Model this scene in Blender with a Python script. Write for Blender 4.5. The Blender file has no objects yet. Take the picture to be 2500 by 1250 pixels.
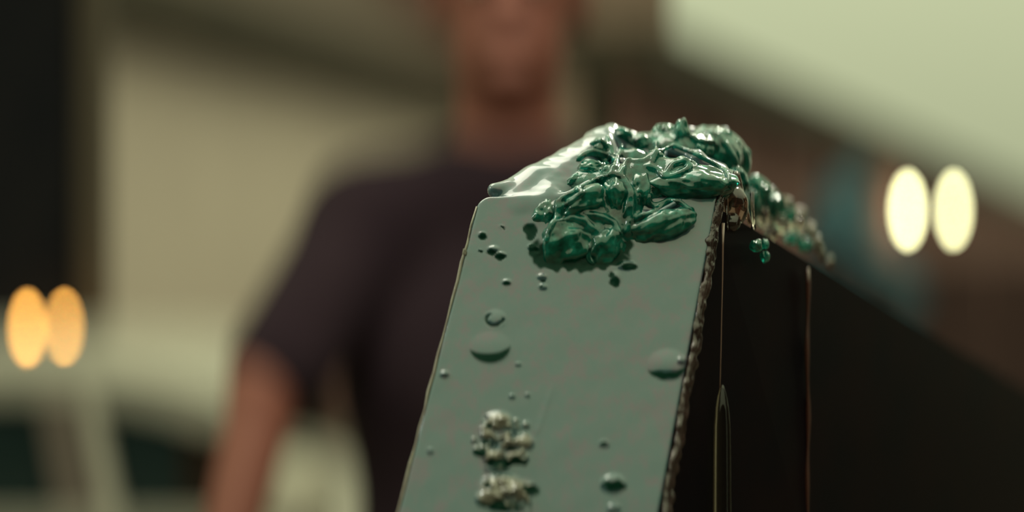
import bpy, math, random
import numpy as np
from mathutils import Matrix, Vector

sc = bpy.context.scene
H = 1.5            # camera height above the yard, metres
FPX = 2500 * 50 / 36.0
FOC = 0.352        # focus distance

# ---------------------------------------------------------------- camera
cam_d = bpy.data.cameras.new('camera')
cam = bpy.data.objects.new('camera', cam_d)
sc.collection.objects.link(cam)
cam.location = (0, 0, H)
cam.rotation_euler = (math.radians(90), 0, 0)
cam_d.lens = 50
cam_d.sensor_width = 36
cam_d.clip_start = 0.01
cam_d.clip_end = 200
cam_d.dof.use_dof = True
cam_d.dof.focus_distance = FOC
cam_d.dof.aperture_fstop = 2.35
cam_d.dof.aperture_ratio = 2.05
sc.camera = cam

# ---------------------------------------------------------------- overcast sky
w = bpy.data.worlds.new('overcast_sky')
sc.world = w
w.use_nodes = True
nt = w.node_tree
nt.nodes.clear()
tc = nt.nodes.new('ShaderNodeTexCoord')
sep = nt.nodes.new('ShaderNodeSeparateXYZ')
mr = nt.nodes.new('ShaderNodeMapRange')
mr.inputs['From Min'].default_value = 0.0
mr.inputs['From Max'].default_value = 1.0
mr.inputs['To Min'].default_value = 0.80
mr.inputs['To Max'].default_value = 2.9
bg = nt.nodes.new('ShaderNodeBackground')
bg.inputs['Color'].default_value = (0.46, 0.50, 0.305, 1)
out = nt.nodes.new('ShaderNodeOutputWorld')
nt.links.new(tc.outputs['Generated'], sep.inputs[0])
nt.links.new(sep.outputs['Z'], mr.inputs['Value'])
nt.links.new(mr.outputs[0], bg.inputs['Strength'])
nt.links.new(bg.outputs[0], out.inputs[0])

vs = sc.view_settings
vs.view_transform = 'Standard'
vs.look = 'None'
vs.exposure = 0.0
vs.gamma = 1.0
vs.use_curve_mapping = False
sc.cycles.use_denoising = True

# ---------------------------------------------------------------- unseen area lights added for highlights and glints
def area(name, loc, target, sx, sy, power, col):
    l = bpy.data.lights.new(name, 'AREA')
    l.shape = 'RECTANGLE'; l.size = sx; l.size_y = sy; l.energy = power; l.color = col
    o = bpy.data.objects.new(name, l)
    sc.collection.objects.link(o)
    o.location = loc
    d = Vector(target) - Vector(loc)
    o.rotation_euler = d.to_track_quat('-Z', 'Y').to_euler()
    return o
area('added_highlight_light', (-0.35, 0.70, H + 1.15), (0.01, 0.36, H), 1.0, 0.6, 8.5, (1.0, 0.97, 0.80))
area('added_rim_light', (0.42, 1.02, H + 0.75), (0.04, 0.36, H), 0.16, 0.16, 5.0, (1.0, 0.96, 0.80))  # added backlight for rims and glints in the glass
area('added_side_light', (-0.55, 0.30, H + 0.30), (0.02, 0.36, H), 0.07, 0.07, 0.5, (0.95, 1.0, 0.95))

# ================================================================ helpers
def P(px, py, Y):
    return np.array([(px - 1250) / FPX * Y, Y, H - (py - 625) / FPX * Y])

def make_obj(name, verts, faces, mat, parent=None, smooth=True):
    me = bpy.data.meshes.new(name)
    if isinstance(verts, np.ndarray) and isinstance(faces, np.ndarray):
        nv, nf, k = len(verts), len(faces), faces.shape[1]
        me.vertices.add(nv); me.vertices.foreach_set('co', verts.astype(np.float32).ravel())
        me.loops.add(nf * k); me.loops.foreach_set('vertex_index', faces.astype(np.int32).ravel())
        me.polygons.add(nf)
        me.polygons.foreach_set('loop_start', np.arange(0, nf * k, k, dtype=np.int32))
        me.update(calc_edges=True)
    else:
        me.from_pydata([tuple(map(float, v)) for v in verts], [], [tuple(map(int, f)) for f in faces])
        me.update()
    if smooth:
        me.polygons.foreach_set('use_smooth', np.ones(len(me.polygons), dtype=bool))
    me.materials.append(mat)
    o = bpy.data.objects.new(name, me)
    sc.collection.objects.link(o)
    if parent is not None:
        o.parent = parent
        pp = Vector(parent['_w']) if '_w' in parent else Vector((0, 0, 0))
        o.matrix_parent_inverse = Matrix.Translation(-pp)
    return o

def thing(name, label, cat, loc, group=None):
    o = bpy.data.objects.new(name, None)
    sc.collection.objects.link(o)
    o.empty_display_size = 0.05
    o.location = [float(v) for v in loc]
    o['_w'] = [float(v) for v in loc]
    o['label'] = label; o['category'] = cat
    if group: o['group'] = group
    return o

def tag(o, label, cat, group=None):
    o['label'] = label; o['category'] = cat
    if group: o['group'] = group
    return o

def box_vf(c, s, rz=0.0):
    v = []
    for dx in (-.5, .5):
        for dy in (-.5, .5):
            for dz in (-.5, .5):
                x, y = dx * s[0], dy * s[1]
                v.append((c[0] + x * math.cos(rz) - y * math.sin(rz), c[1] + x * math.sin(rz) + y * math.cos(rz), c[2] + dz * s[2]))
    f = [(0, 1, 3, 2), (4, 6, 7, 5), (0, 4, 5, 1), (2, 3, 7, 6), (0, 2, 6, 4), (1, 5, 7, 3)]
    return v, f

def box(name, c, s, mat, parent=None, rz=0.0, bevel=0.0):
    v, f = box_vf(c, s, rz)
    o = make_obj(name, v, f, mat, parent, smooth=False)
    if bevel:
        m = o.modifiers.new('bevel', 'BEVEL'); m.width = bevel; m.segments = 3
    return o

def prism(name, poly, ext, mat, parent=None, bevel=0.0, seg=3):
    """poly: list of 3-D points; ext: extrusion vector"""
    n = len(poly)
    e = np.array(ext)
    v = [np.array(p) for p in poly] + [np.array(p) + e for p in poly]
    f = [tuple(range(n)), tuple(range(2 * n - 1, n - 1, -1))]
    for i in range(n):
        j = (i + 1) % n
        f.append((i, i + n, j + n, j))
    o = make_obj(name, v, f, mat, parent, smooth=False)
    me = o.data
    import bmesh
    bm = bmesh.new(); bm.from_mesh(me); bmesh.ops.recalc_face_normals(bm, faces=bm.faces); bm.to_mesh(me); bm.free()
    if bevel:
        m = o.modifiers.new('bevel', 'BEVEL'); m.width = bevel; m.segments = seg
    return o

def tube(name, pts, rad, mat, parent=None, n=10):
    pts = [np.array(p, float) for p in pts]
    if not hasattr(rad, '__len__'): rad = [rad] * len(pts)
    V = []; F = []
    for i, p in enumerate(pts):
        t = pts[min(i + 1, len(pts) - 1)] - pts[max(i - 1, 0)]
        t /= np.linalg.norm(t) + 1e-12
        a = np.cross(t, [0, 1, 0.1]); a /= np.linalg.norm(a) + 1e-12
        b = np.cross(t, a)
        for k in range(n):
            th = 2 * math.pi * k / n
            V.append(p + rad[i] * (math.cos(th) * a + math.sin(th) * b))
    for i in range(len(pts) - 1):
        for k in range(n):
            k2 = (k + 1) % n
            F.append((i * n + k, i * n + k2, (i + 1) * n + k2, (i + 1) * n + k))
    F.append(tuple(range(n - 1, -1, -1))); F.append(tuple((len(pts) - 1) * n + k for k in range(n)))
    return make_obj(name, V, F, mat, parent)

def lathe(name, prof, c, mat, parent=None, n=24, axis='z'):
    V = []; F = []
    for r, z in prof:
        for k in range(n):
            th = 2 * math.pi * k / n
            a, b = r * math.cos(th), r * math.sin(th)
            if axis == 'z': V.append((c[0] + a, c[1] + b, c[2] + z))
            elif axis == 'y': V.append((c[0] + a, c[1] + z, c[2] + b))
            else: V.append((c[0] + z, c[1] + a, c[2] + b))
    for i in range(len(prof) - 1):
        for k in range(n):
            k2 = (k + 1) % n
            F.append((i * n + k, i * n + k2, (i + 1) * n + k2, (i + 1) * n + k))
    F.append(tuple(range(n - 1, -1, -1))); F.append(tuple((len(prof) - 1) * n + k for k in range(n)))
    return make_obj(name, V, F, mat, parent)

# ---- implicit surfaces -------------------------------------------------------
def surface_nets(F, org, h):
    s = F < 0
    nx, ny, nz = F.shape
    cnt = np.zeros((nx - 1, ny - 1, nz - 1), np.int8)
    offs = [(i, j, k) for i in (0, 1) for j in (0, 1) for k in (0, 1)]
    def sl(A, o): return A[o[0]:nx - 1 + o[0], o[1]:ny - 1 + o[1], o[2]:nz - 1 + o[2]]
    for o in offs: cnt += sl(s, o)
    act = (cnt > 0) & (cnt < 8)
    I, J, K = np.nonzero(act)
    idx = -np.ones(act.shape, np.int64); idx[I, J, K] = np.arange(len(I))
    acc = np.zeros((len(I), 3)); num = np.zeros(len(I))
    for a in offs:
        for ax in range(3):
            if a[ax]: continue
            b = list(a); b[ax] = 1
            fa = F[I + a[0], J + a[1], K + a[2]]; fb = F[I + b[0], J + b[1], K + b[2]]
            m = (fa < 0) != (fb < 0)
            t = np.where(m, fa / np.where(m, fa - fb, 1), 0)
            p = np.empty((len(I), 3)); p[:] = a
            p[:, ax] += t
            acc[m] += p[m]; num += m
    V = (acc / num[:, None] + np.stack([I, J, K], 1)) * h + org
    quads = []
    for ax in range(3):
        o1, o2 = [(1, 2), (2, 0), (0, 1)][ax]
        lo = [slice(None)] * 3; hi = [slice(None)] * 3
        lo[ax] = slice(0, -1); hi[ax] = slice(1, None)
        A, B = s[tuple(lo)], s[tuple(hi)]
        D = A != B
        # keep interior
        m = np.zeros_like(D); c = [slice(None)] * 3
        c[o1] = slice(1, -1); c[o2] = slice(1, -1); m[tuple(c)] = True
        D &= m
        ii = np.stack(np.nonzero(D), 1)
        if not len(ii): continue
        def cell(d1, d2):
            q = ii.copy(); q[:, o1] -= d1; q[:, o2] -= d2
            return idx[q[:, 0], q[:, 1], q[:, 2]]
        q = np.stack([cell(1, 1), cell(0, 1), cell(0, 0), cell(1, 0)], 1)
        inside_lo = A[D]
        q[~inside_lo] = q[~inside_lo][:, ::-1]
        quads.append(q)
    Q = np.concatenate(quads)
    Q = Q[(Q >= 0).all(1)]
    return V, Q

def smin(a, b, k):
    h = np.clip(0.5 + 0.5 * (b - a) / k, 0, 1)
    return b * (1 - h) + a * h - k * h * (1 - h)

class Field:
    def __init__(self, lo, hi, h):
        self.lo = np.array(lo, float); self.h = h
        n = np.ceil((np.array(hi) - self.lo) / h).astype(int) + 1
        self.n = n
        self.F = np.full(n, 1.0, np.float32)
    def region(self, lo, hi):
        a = np.clip(((np.array(lo) - self.lo) / self.h).astype(int), 0, self.n)
        b = np.clip(((np.array(hi) - self.lo) / self.h).astype(int) + 2, 0, self.n)
        sl = tuple(slice(x, y) for x, y in zip(a, b))
        ax = [self.lo[i] + self.h * np.arange(a[i], b[i], dtype=np.float32) for i in range(3)]
        X, Y, Z = np.meshgrid(*ax, indexing='ij')
        return sl, X, Y, Z
    def add(self, fn, lo, hi, k, pad=None):
        pad = pad if pad is not None else 2.5 * k + 3 * self.h
        sl, X, Y, Z = self.region(np.array(lo) - pad, np.array(hi) + pad)
        if X.size == 0: return
        self.F[sl] = smin(self.F[sl], fn(X, Y, Z).astype(np.float32), k)
    def cone(self, a, b, ra, rb, k, squash=None):
        a = np.array(a, float); b = np.array(b, float)
        d = b - a; L2 = float(d @ d) + 1e-12
        def fn(X, Y, Z):
            t = np.clip(((X - a[0]) * d[0] + (Y - a[1]) * d[1] + (Z - a[2]) * d[2]) / L2, 0, 1)
            return np.sqrt((X - a[0] - t * d[0]) ** 2 + (Y - a[1] - t * d[1]) ** 2 + (Z - a[2] - t * d[2]) ** 2) - (ra + (rb - ra) * t)
        r = max(ra, rb)
        self.add(fn, np.minimum(a, b) - r, np.maximum(a, b) + r, k)
    def ell(self, c, r, k, rot=0.0):
        """ellipsoid, rot about the y axis (radians)"""
        c = np.array(c, float); r = np.array(r, float)
        co, si = math.cos(rot), math.sin(rot)
        def fn(X, Y, Z):
            x = X - c[0]; z = Z - c[2]
            u = x * co + z * si; v = -x * si + z * co
            q = np.sqrt((u / r[0]) ** 2 + ((Y - c[1]) / r[1]) ** 2 + (v / r[2]) ** 2)
            return (q - 1) * r.min()
        self.add(fn, c - r.max(), c + r.max(), k)
    def mesh(self, name, mat, parent=None, disp=None):
        V, Q = surface_nets(self.F, self.lo, self.h)
        if disp is not None: V = disp(V)
        return make_obj(name, V, Q, mat, parent)

def wav(V, freq, seed, n=14):
    """smooth pseudo noise, about -1..1"""
    r = np.random.RandomState(seed)
    out = np.zeros(len(V))
    for i in range(n):
        d = r.normal(size=3); d /= np.linalg.norm(d)
        out += np.sin(V @ d * freq * r.uniform(.6, 1.7) + r.uniform(0, 6.28))
    return out / n ** .5

# ================================================================ materials
def mat(name, col, rough=0.6, noise=None, scale=8, spec=0.5, metal=0.0, bump=0.0, bscale=60, coat=0.0, emit=None, estr=0, trans=0.0, ior=1.5, detail=4, stops=(0.35, 0.65)):
    m = bpy.data.materials.new(name); m.use_nodes = True
    n = m.node_tree; b = n.nodes['Principled BSDF']
    b.inputs['Base Color'].default_value = (*col, 1)
    b.inputs['Roughness'].default_value = rough
    b.inputs['Metallic'].default_value = metal
    b.inputs['Specular IOR Level'].default_value = spec
    b.inputs['IOR'].default_value = ior
    b.inputs['Coat Weight'].default_value = coat
    b.inputs['Coat Roughness'].default_value = 0.04
    b.inputs['Transmission Weight'].default_value = trans
    tcn = n.nodes.new('ShaderNodeTexCoord')
    if noise:
        t = n.nodes.new('ShaderNodeTexNoise'); t.inputs['Scale'].default_value = scale; t.inputs['Detail'].default_value = detail
        cr = n.nodes.new('ShaderNodeValToRGB')
        cr.color_ramp.elements[0].position = stops[0]; cr.color_ramp.elements[0].color = (*col, 1)
        cr.color_ramp.elements[1].position = stops[1]; cr.color_ramp.elements[1].color = (*noise, 1)
        n.links.new(tcn.outputs['Object'], t.inputs['Vector'])
        n.links.new(t.outputs['Fac'], cr.inputs[0]); n.links.new(cr.outputs[0], b.inputs['Base Color'])
    if bump:
        t2 = n.nodes.new('ShaderNodeTexNoise'); t2.inputs['Scale'].default_value = bscale; t2.inputs['Detail'].default_value = 3
        bp = n.nodes.new('ShaderNodeBump'); bp.inputs['Strength'].default_value = bump; bp.inputs['Distance'].default_value = 0.4 / bscale
        n.links.new(tcn.outputs['Object'], t2.inputs['Vector'])
        n.links.new(t2.outputs['Fac'], bp.inputs['Height']); n.links.new(bp.outputs[0], b.inputs['Normal'])
        if coat: n.links.new(bp.outputs[0], b.inputs['Coat Normal'])
    if emit:
        b.inputs['Emission Color'].default_value = (*emit, 1); b.inputs['Emission Strength'].default_value = estr
    return m

M = {}
M['concrete'] = mat('yard_concrete', (.10, .085, .07), .9, (.16, .14, .11), 3, bump=.4)
M['beige'] = mat('beige_render', (.82, .67, .62), .9, (.88, .72, .66), 1.2, bump=.2)
M['brownwall'] = mat('brown_boarding', (.19, .088, .085), .85, (.22, .102, .098), 2.0)
M['redbrown'] = mat('red_brown_boarding', (.34, .23, .20), .85, (.30, .20, .17), 2)
M['fencewood'] = mat('dark_fence_wood', (.070, .034, .034), .85, (.085, .042, .042), 4)
M['fascia'] = mat('dark_fascia', (.045, .032, .022), .7, (.065, .046, .032), 5)
M['roof'] = mat('brown_roof', (.10, .062, .050), .8, (.085, .052, .042), 3)
M['post'] = mat('black_post', (.005, .005, .010), .7, (.010, .009, .013), 8, spec=.15)
M['posttrim'] = mat('brown_trim', (.10, .075, .06), .8)
M['carpaint'] = mat('white_car_paint', (.58, .53, .50), .35, coat=.3)
M['pillargrey'] = mat('grey_pillar', (.17, .13, .125), .6)
M['carglass'] = mat('car_glass', (.015, .03, .034), .08, spec=.6)
M['carglass2'] = mat('car_glass_brown', (.03, .02, .017), .1, spec=.4)
M['tyre'] = mat('tyre_rubber', (.02, .02, .02), .8)
M['chrome'] = mat('chrome', (.6, .6, .6), .2, metal=1)
M['skin'] = mat('skin', (.27, .085, .062), .6, (.22, .07, .05), 6)
M['shirt'] = mat('dark_shirt', (.024, .014, .021), .95, (.030, .018, .025), 20, spec=.1)
M['trousers'] = mat('dark_trousers', (.012, .011, .014), .9)
M['hair'] = mat('black_hair', (.01, .008, .008), .8)
M['eyewhite'] = mat('eye_white', (.6, .58, .5), .3)
M['bench'] = mat('bench_wood', (.10, .06, .035), .7, (.06, .035, .02), 12)
M['blackmetal'] = mat('black_metal', (.015, .014, .013), .5)
M['blue'] = mat('blue_tarpaulin', (.03, .12, .19), .5, (.06, .16, .22), 8, bump=.4, bscale=20)
M['white'] = mat('white_plastic', (.52, .46, .40), .4)

# ================================================================ the setting
o = make_obj('ground', *[np.array([(-30, -6, 0), (30, -6, 0), (30, 60, 0), (-30, 60, 0)], float), np.array([(0, 1, 2, 3)])], M['concrete'], smooth=False)
o['kind'] = 'structure'

def bg_house():
    # beige building on the left: the wall recedes to the right
    k = 2.0
    a = P(380, 0, 4.6 * k); b = P(960, 180, 4.6 * 1.40 * k)
    top = a[2]
    d = (b - a); d[2] = 0; L = np.linalg.norm(d); d /= L
    nrm = np.array([-d[1], d[0], 0])          # points away from the camera
    s = a - d * 5.2; e = b + d * 1.6
    t = thing('beige_building', 'beige rendered building with dark eaves behind the person in the dark shirt', 'building', ((s + e) / 2)[:2].tolist() + [0])
    s0 = np.array([s[0], s[1], 0]); e0 = np.array([e[0], e[1], 0]); up = np.array([0, 0, top - .25])
    prism('wall', [s0, e0, e0 + up, s0 + up], nrm * 3.5, M['beige'], t)
    prism('plinth', [s0 - nrm * .06, e0 - nrm * .06, e0 - nrm * .06 + [0, 0, .98], s0 - nrm * .06 + [0, 0, .98]], nrm * .06, M['brownwall'], t)
    s1 = s0 + [0, 0, top - .30] - nrm * .30 - d * .3; e1 = e0 + [0, 0, top - .30] - nrm * .30 + d * .3
    prism('eaves_board', [s1, e1, e1 + [0, 0, .42], s1 + [0, 0, .42]], nrm * .30, M['fascia'], t)
    r0 = s1 + [0, 0, .42]; r1 = e1 + [0, 0, .42]
    prism('roof', [r0, r1, r1 + nrm * 2 + [0, 0, 1.9], r0 + nrm * 2 + [0, 0, 1.9]], nrm * 2 + [0, 0, -.2], M['roof'], t)
bg_house()

def bg_shed():
    k = 1.6
    a = P(1600, 95, 3.0 * k); b = P(2500, 468, 3.0 * 3.45 * k)
    top = a[2]
    d = b - a; d[2] = 0; L = np.linalg.norm(d); d /= L
    nrm = np.array([-d[1], d[0], 0])
    s = a - d * .25; e = b + d * 3
    t = thing('brown_shed', 'long brown boarded shed under the bright sky on the right', 'shed', ((s + e) / 2)[:2].tolist() + [0])
    # the wall boards, one by one
    s0 = np.array([s[0], s[1], 0]); n = 34
    LL = np.linalg.norm((e - s)[:2])
    wbd = LL / n
    for i in range(n):
        p = s0 + d * (i * wbd); q = p + d * (wbd * .96)
        off = nrm * (.012 * (i % 2))
        prism('board', [p + off, q + off, q + off + [0, 0, top - .10], p + off + [0, 0, top - .10]], nrm * .05, M['brownwall'], t)
    e0 = np.array([e[0], e[1], 0])
    prism('back_wall', [s0 + nrm * .06, e0 + nrm * .06, e0 + nrm * .06 + [0, 0, top - .1], s0 + nrm * .06 + [0, 0, top - .1]], nrm * .1, M['fascia'], t)
    s1 = s0 - nrm * .12 - d * .1 + [0, 0, top - .16]; e1 = e0 - nrm * .12 + [0, 0, top - .16]
    prism('eaves_board', [s1, e1, e1 + [0, 0, .16], s1 + [0, 0, .16]], nrm * .35, M['fascia'], t)
    return top, s0, d, nrm
SHED = bg_shed()

def bg_fence():
    D = 6.0
    x0 = P(1990, 0, D)[0]
    t = thing('dark_fence', 'low dark brown board fence in front of the brown shed', 'fence', (x0 + 1.2, D, 0))
    for i in range(18):
        x = x0 + i * .16
        box('board', (x, D - .02 * (i % 2), .745 + .004 * (i % 3)), (.15, .025, 1.47), M['fencewood'], t)
    for z in (.35, 1.15): box('rail', (x0 + 1.2, D + .05, z), (2.6, .05, .09), M['fencewood'], t)
    for x in (0, 1.2, 2.4): box('fence_post', (x0 + x, D + .12, .72), (.09, .09, 1.44), M['fencewood'], t)
bg_fence()

def bg_mid():
    # brown wall filling the gap behind the person's head
    t = thing('brown_outbuilding', 'low brown outbuilding wall behind the head of the person', 'building', (P(1300, 300, 15)[0], 15, 0))
    p0 = P(860, 110, 15.0); p1 = P(1640, 0, 15.0)
    p0[2] = 0; p1[2] = 0
    hh = H + 4.0
    n = 12
    for i in range(n):
        a = p0 + (p1 - p0) * i / n; b = p0 + (p1 - p0) * (i + .97) / n
        prism('board', [a, b, b + [0, 0, hh], a + [0, 0, hh]], [0, .06, 0], M['redbrown'] if i > 5 else M['brownwall'], t)
    prism('back_wall', [p0 + [0, .08, 0], p1 + [0, .08, 0], p1 + [0, .08, hh], p0 + [0, .08, hh]], [0, 2.5, 0], M['brownwall'], t)
bg_mid()

def bg_back():  # unseen dark blocks, added to keep reflections and the board side dark
    t = thing('rear_dark_blocker', 'unseen dark wall and roof added behind the camera to darken reflections', 'building', (0, -3.2, 0))
    box('wall', (-2, -3.4, 1.55), (14, .3, 3.1), M['fascia'], t)
    box('roof', (-2, -4.0, 3.2), (14.4, 1.6, .2), M['roof'], t)
    t2 = thing('side_dark_blocker', 'unseen dark wall and roof added on the right to darken reflections', 'building', (5.5, 0, 0))
    box('wall', (5.6, 1.5, 2.0), (.3, 7, 4.0), M['fascia'], t2)
    box('roof', (6.7, 1.6, 4.1), (2.4, 7.4, .2), M['roof'], t2)
bg_back()

def bg_post():
    D = 5.3
    x0, x1 = P(-60, 0, D)[0], P(165, 0, D)[0]
    t = thing('black_post', 'broad black gate post at the left edge of the yard', 'post', ((x0 + x1) / 2, D, 0))
    box('post_shaft', ((x0 + x1) / 2, D + .12, 1.5), (x1 - x0, .24, 3.0), M['post'], t, bevel=.01)
    x2 = P(235, 0, D)[0]
    box('side_trim', ((x1 + x2) / 2 + .002, D + .14, 1.5), (x2 - x1, .1, 2.98), M['posttrim'], t)
    box('post_cap', ((x0 + x1) / 2, D + .12, 3.03), (x1 - x0 + .08, .32, .06), M['blackmetal'], t)
    return D
PD = bg_post()

# ---------------------------------------------------------------- twin bulb lamps
def twin_lamp(name, label, c, sep, col, s1, s2, sd, r, back, back_len):
    """c: point between the two bulbs; bracket runs towards 'back'"""
    t = thing(name, label, 'lamp', c)
    e1 = mat(name + '_bulb_a', (0, 0, 0), emit=col, estr=s1)
    e2 = mat(name + '_bulb_b', (0, 0, 0), emit=col, estr=s2)
    e3 = mat(name + '_glass', (0, 0, 0), emit=sd, estr=1.0)
    cc = np.array(c)
    for sx, e in ((-1, e1), (1, e2)):
        p = cc + [sx * sep / 2, 0, 0]
        prof = [(r * math.sin(a) + 1e-5, -r * math.cos(a) * 1.1) for a in np.linspace(0, math.pi, 11)]
        bu = lathe('bulb', prof, p, e, t, n=18)
        lathe('bulb_holder', [(r * .5, r * 1.05), (r * .55, r * 1.6), (r * .4, r * 2.0)], p, M['blackmetal'], bu, n=12)
    box('crossbar', cc + [0, 0, r * 2.1], (sep + r * 2, r * .5, r * .35), M['blackmetal'], t)
    b = np.array(back) * back_len
    tube('bracket', [cc + [0, 0, r * 2.1], cc + b + [0, 0, r * 2.1], cc + b * 1.0 + [0, 0, -r * 1.5]], r * .2, M['blackmetal'], t)
    return t

ld = 5.10
twin_lamp('orange_lamp', 'warm orange twin bulb lamp glowing against the black post', P(112, 803, ld), 90 / FPX * ld, (1.0, .47, .09), 27, 27, (.6, .25, .05), 14 / FPX * ld, (0, 1, 0), .16)

def on_shed(px, off):
    top, s0, d, nrm = SHED
    # intersect ray through px with the shed wall line
    k = (px - 1250) / FPX
    # point = t*(k,1);  (t*k - s0x)*d1 - (t - s0y)*d0 = 0
    t_ = (s0[0] * d[1] - s0[1] * d[0]) / (k * d[1] - d[0])
    return t_
dd = on_shed(2200, 0) - .35
c = P(2272, 513, dd)
twin_lamp('yellow_lamp', 'bright pale yellow twin bulb lamp on the brown shed wall', c, 112 / FPX * dd, (1.0, .98, .52), 28, 22, (.6, .6, .3), 15 / FPX * dd, SHED[3], .14)

# ---------------------------------------------------------------- white car
def car():
    D = 3.3
    t = thing('white_car', 'white car with dark windows parked in front of the beige building', 'car', (P(0, 0, D)[0], D + .85, 0))
    def q(px, py, dy=0): 
        p = P(px, py, D); p[1] += dy; return p
    belt = q(0, 1290)[2]
    Wd = 1.55
    # lower body profile (side view, front towards the right)
    xr = q(590, 0)[0]
    prof = [(xr - 3.2, .35), (xr - 3.25, .7), (xr - 3.1, belt - .02), (xr - 2.6, belt), (xr - .12, belt), (xr + .05, belt - .06), (xr + .25, belt - .24), (xr + .58, belt - .30), (xr + .68, .52), (xr + .66, .35)]
    prism('body_shell', [(x, D - .05, z) for x, z in prof], (0, Wd + .15, 0), M['carpaint'], t, bevel=.05)
    # roof: thick rounded band following the photograph's outline
    top = [(-700, 905), (-300, 885), (60, 880), (230, 886), (380, 905), (480, 930), (545, 965), (580, 1010)]
    bot = [(560, 1040), (470, 1040), (400, 1010), (300, 985), (200, 972), (60, 965), (-300, 965), (-700, 975)]
    prism('roof', [q(*p) for p in top + bot], (0, Wd, 0), M['carpaint'], t, bevel=.04, seg=4)
    # pillars and windows between roof and belt
    def side(y0, sgn):
        def pane(name, pts, m, th=.02, dy=0.03):
            prism(name, [q(a, b, y0 + sgn * dy) for a, b in pts], (0, th * sgn, 0), m, t)
        pane('window_glass', [(-330, 960), (92, 955), (150, 1285), (-330, 1285)], M['carglass'])
        pane('window_glass', [(-680, 965), (-380, 955), (-380, 1285), (-760, 1285)], M['carglass'])
        pane('window_glass', [(225, 970), (400, 1000), (450, 1040), (455, 1285), (295, 1285)], M['carglass'])
        pane('window_glass', [(455, 1030), (560, 1035), (640, 1285), (458, 1285)], M['carglass2'])
        pane('pillar', [(85, 955), (192, 960), (255, 1285), (143, 1285)], M['pillargrey'], .05, 0)
        pane('pillar', [(190, 960), (236, 965), (300, 1285), (250, 1285)], M['carpaint'], .06, 0)
        pane('pillar', [(-390, 955), (-320, 955), (-320, 1285), (-390, 1285)], M['carpaint'], .06, 0)
        pane('pillar', [(440, 1020), (462, 1020), (470, 1285), (446, 1285)], M['carglass2'], .05, 0)
    side(0, 1); side(Wd, -1)
    prism('belt_trim', [q(-700, 1262, -.075), q(560, 1262, -.075), q(560, 1290, -.075), q(-700, 1290, -.075)], (0, .03, 0), M['carpaint'], t)
    for wx in (xr - 2.5, xr + .10):
        for wy in (D - .03, D + Wd + .05):
            wh = lathe('wheel', [(.12, -.09), (.27, -.10), (.31, -.06), (.31, .06), (.27, .10), (.12, .09)], (wx, wy, .31), M['tyre'], t, axis='y', n=28)
            lathe('hubcap', [(.02, -.115), (.15, -.11), (.17, -.095)], (wx, wy, .31), M['chrome'], wh, axis='y', n=20)
    for wy in (D + .12, D + Wd - .1):
        lathe('headlamp', [(.02, .93), (.09, .91), (.10, .84)], (xr - .24, wy, .66), M['chrome'], t, axis='x', n=18)
car()

# ---------------------------------------------------------------- white domed bin between arm and body
def bin_():
    D = 2.5
    c = P(715, 1190, D)
    t = thing('white_bin', 'white bin with a domed lid seen between arm and body', 'bin', (c[0], D, 0))
    z = c[2]
    lathe('bin_body', [(.05, 0), (.058, .02), (.066, z - .10), (.068, z - .06)], (c[0], D, 0), M['white'], t)
    lathe('bin_lid', [(.073, -.06), (.073, -.035), (.068, .0), (.055, .028), (.030, .045), (.002, .05)], (c[0], D, z), M['white'], t)
bin_()

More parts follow.
